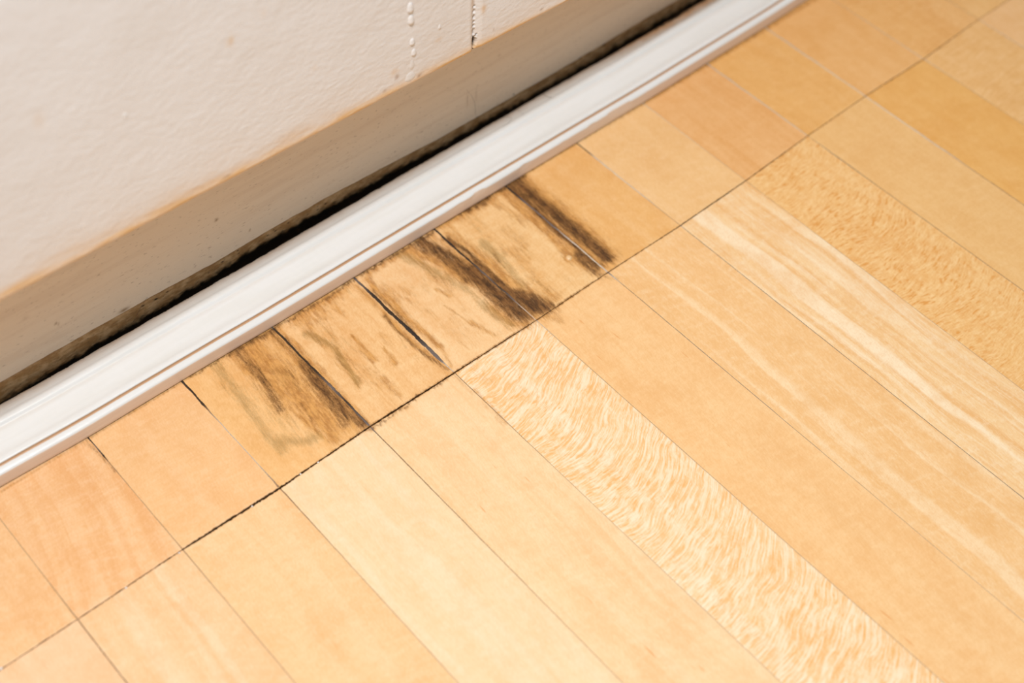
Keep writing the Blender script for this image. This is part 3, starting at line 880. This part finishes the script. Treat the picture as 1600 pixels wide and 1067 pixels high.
# chips on the lower bead between u 300 and 460
chip = smooth(0.50, 0.62, fbm(uu * 0.11, pz[None] * 0.35, 44, 4)) * smooth(290, 320, uu) * (1 - smooth(450, 480, uu)) * np.exp(-((pz[None] - 8.0) / 1.8) ** 2) * (pv[None] < 2)
VV += chip * 0.45
Wr = np.zeros(uu.shape + (3,))
ff = (pv[None] < 1.0)
Wr[..., 0] = ff * np.clip(1.0 - (pz[None] - 8.2) / 1.2, 0, 1) + 0 * uu  # worn front face, warm floor bounce also put into its tan
Wr[..., 0] = np.maximum(Wr[..., 0], chip)
groove = (pv[None] > 4.05) & (pv[None] < 5.42)
Wr[..., 1] = np.where(groove, 1.6, 0) + 0 * uu
back = smooth(29.5, 38.0, pv[None])
right_dirt = smooth(430, 520, uu)
Wr[..., 1] = np.maximum(Wr[..., 1], smooth(28.8, 37.5, pv[None]) * (0.42 + 0.5 * fbm(uu * 0.02, uu * 0, 48)) + right_dirt * 0.75 * smooth(28, 31, pv[None]))  # grime, plus the overhang's penumbra painted on the back bevel
Wr[..., 1] = np.maximum(Wr[..., 1], ff * (pz[None] < 1.6) * 0.9)  # dirt and painted contact shade along the foot
Wr[..., 1] = np.maximum(Wr[..., 1], 0.22 * np.exp(-((pv[None] - 23.2) / 0.9) ** 2))  # painted shadow line in the dip before the ridge
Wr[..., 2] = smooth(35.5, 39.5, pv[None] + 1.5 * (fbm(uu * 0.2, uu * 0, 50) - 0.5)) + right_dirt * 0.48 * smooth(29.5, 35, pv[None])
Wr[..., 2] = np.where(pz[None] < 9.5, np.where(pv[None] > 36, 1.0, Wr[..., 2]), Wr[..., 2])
Wr[..., 2] = np.maximum(Wr[..., 2], 0.9 * (pz[None] < 0.6) * (pv[None] < 3))  # black line under the foot: dirt with contact shade painted in
for (a, b, ra, rb, k_) in ((233.8, 38.0, 1.6, 1.2, .55), (202.5, 34.5, .8, .6, .6), (309, 29.8, .9, .5, .9), (312.8, 30.0, 1.0, .5, .9), (401.5, 30.6, .8, .6, .9), (384.7, 33.5, .5, .5, .6),
                           (43.5, 11.5, .7, .5, .8), (366, 33, .5, 1.0, .4), (36, 28.5, .6, .4, .5)):
    Wr[..., 2] = np.maximum(Wr[..., 2], k_ * np.exp(-((uu - a) / ra) ** 2 - ((pv[None] - b) / rb) ** 2))
V_ = np.stack([uu, VV, ZZ], -1).reshape(-1, 3)
F = []
for i in range(len(us) - 1):
    for p in range(npf):
        a = i * npf + p; b = i * npf + (p + 1) % npf
        F.append((a, a + npf, b + npf, b)[::-1] if False else (a, b, b + npf, a + npf)[::-1])
F.append(tuple(range(npf))); F.append(tuple(range(len(V_) - 1, len(V_) - 1 - npf, -1)))
trim = mesh_obj('baseboard_back', V_, F, trim_m, None, {'wear_shade': Wr.reshape(-1, 3)})
tag(trim, 'white painted wooden moulding with a grooved bead lying along the foot of the wall', 'moulding', kind='structure')

# ------------------------------------------------------------------ small things
# clear drop of varnish standing on the stained block
drop_m = plain('hardened varnish', (0.84, 0.56, 0.28), 0.08, 0.6)
o = blob('varnish_drop', (330.3, 20.4, 0.12), (1.8, 1.8, 1.1), drop_m, None)
tag(o, 'small glossy varnish drop on the black-edged end block left of the dark brown band', 'drop')

hair_m = plain('dark hair', (0.06, 0.045, 0.04), 0.5)
def hair(pts, r, label):
    P_ = np.array(pts, float)
    # smooth the bends (Chaikin), then sweep a small tube
    for _ in range(3):
        q = [P_[0]]
        for a, c in zip(P_[:-1], P_[1:]):
            q += [a * 0.75 + c * 0.25, a * 0.25 + c * 0.75]
        q.append(P_[-1]); P_ = np.array(q)
    vs, fs, m = [], [], 6
    for i, p in enumerate(P_):
        t = P_[min(i + 1, len(P_) - 1)] - P_[max(i - 1, 0)]
        t = t / (np.linalg.norm(t) + 1e-9)
        a = np.cross(t, (0.3, 0.9, 0.2)); a /= np.linalg.norm(a); c = np.cross(t, a)
        k = r * (1 - 0.6 * i / len(P_))
        for s in range(m):
            ph = 2 * math.pi * s / m
            vs.append(p + k * (a * math.cos(ph) + c * math.sin(ph)))
    for i in range(len(P_) - 1):
        for s in range(m):
            fs.append((i * m + s, i * m + (s + 1) % m, (i + 1) * m + (s + 1) % m, (i + 1) * m + s))
    fs.append(tuple(range(m))[::-1]); fs.append(tuple(range((len(P_) - 1) * m, len(P_) * m)))
    ob = mesh_obj('hair_strand', vs, fs, hair_m, None, origin=pts[0])
    tag(ob, label, 'hair', 'hairs caught behind the moulding')
    return ob
hair([(372, 125.0, 11.6), (370, 121.5, 12.5), (372.5, 118.0, 13.2), (369, 115.5, 13.9), (365, 114.2, 14.35), (362, 114.8, 14.3)], 0.07, 'dark curl of hair on the rear edge of the white moulding')
hair([(378.5, 125.2, 11.6), (380, 120, 13.0), (379.0, 115.0, 14.05)], 0.07, 'short straight hair crossing the rear edge of the white moulding')
hair([(400.5, 125.0, 11.5), (401.8, 121.5, 12.5), (401.2, 118.0, 13.25), (402.6, 115.2, 13.95)], 0.13, 'thick dark bristle on the rear edge of the white moulding, farthest right of the hairs')
hair([(113.0, 129.4, 9.5), (116.5, 129.4, 14), (121, 129.3, 19.5), (124.0, 129.2, 22.0)], 0.09, 'thin dark hair stuck across the bare mouldy strip')
hair([(353.5, 130.0, 18.0), (353.0, 129.6, 27.0), (350.5, 129.6, 34.0), (346.0, 129.6, 42.0)], 0.07, 'fine upright hair on the shaded recess face')

crumb_m = plain('white crumb', (0.85, 0.82, 0.78), 0.35, 0.5)
rs = np.random.RandomState(2)
for (u_, v_, r_, lab) in ((-40.0, 1.3, .75, 'largest white crumb, lying on the dark cut at the left end of the floor'),
                     (25.4, 0.4, .55, 'white crumb on the cut below the second end block from the left'),
                     (55.0, 0.2, .5, 'white crumb where the cut meets the joint just left of its widest dark stretch'),
                     (97.0, -0.6, .5, 'white crumb beside the widest and darkest stretch of the cut'),
                     (126.5, -0.6, .45, 'white crumb on the cut below the olive-stained end block, left one of two'),
                     (137.6, -0.6, .55, 'white crumb on the cut below the olive-stained end block, right one of two')):
    vs = []; 
    fs = []
    rings, seg = 5, 8
    for i in range(rings + 1):
        th = math.pi * i / rings
        for s in range(seg):
            ph = 2 * math.pi * s / seg
            k = r_ * (0.8 + 0.4 * rs.rand())
            vs.append((u_ + k * 1.1 * math.sin(th) * math.cos(ph), v_ + k * math.sin(th) * math.sin(ph), r_ * 0.55 + k * 0.6 * math.cos(th)))
    for i in range(rings):
        for s in range(seg):
            a = i * seg + s; b = i * seg + (s + 1) % seg
            fs.append((a, a + seg, b + seg, b))
    o = mesh_obj('paint_crumb', vs, fs, crumb_m, None, origin=(u_, v_, 0))
    tag(o, lab, 'crumb', 'white crumbs along the cut')
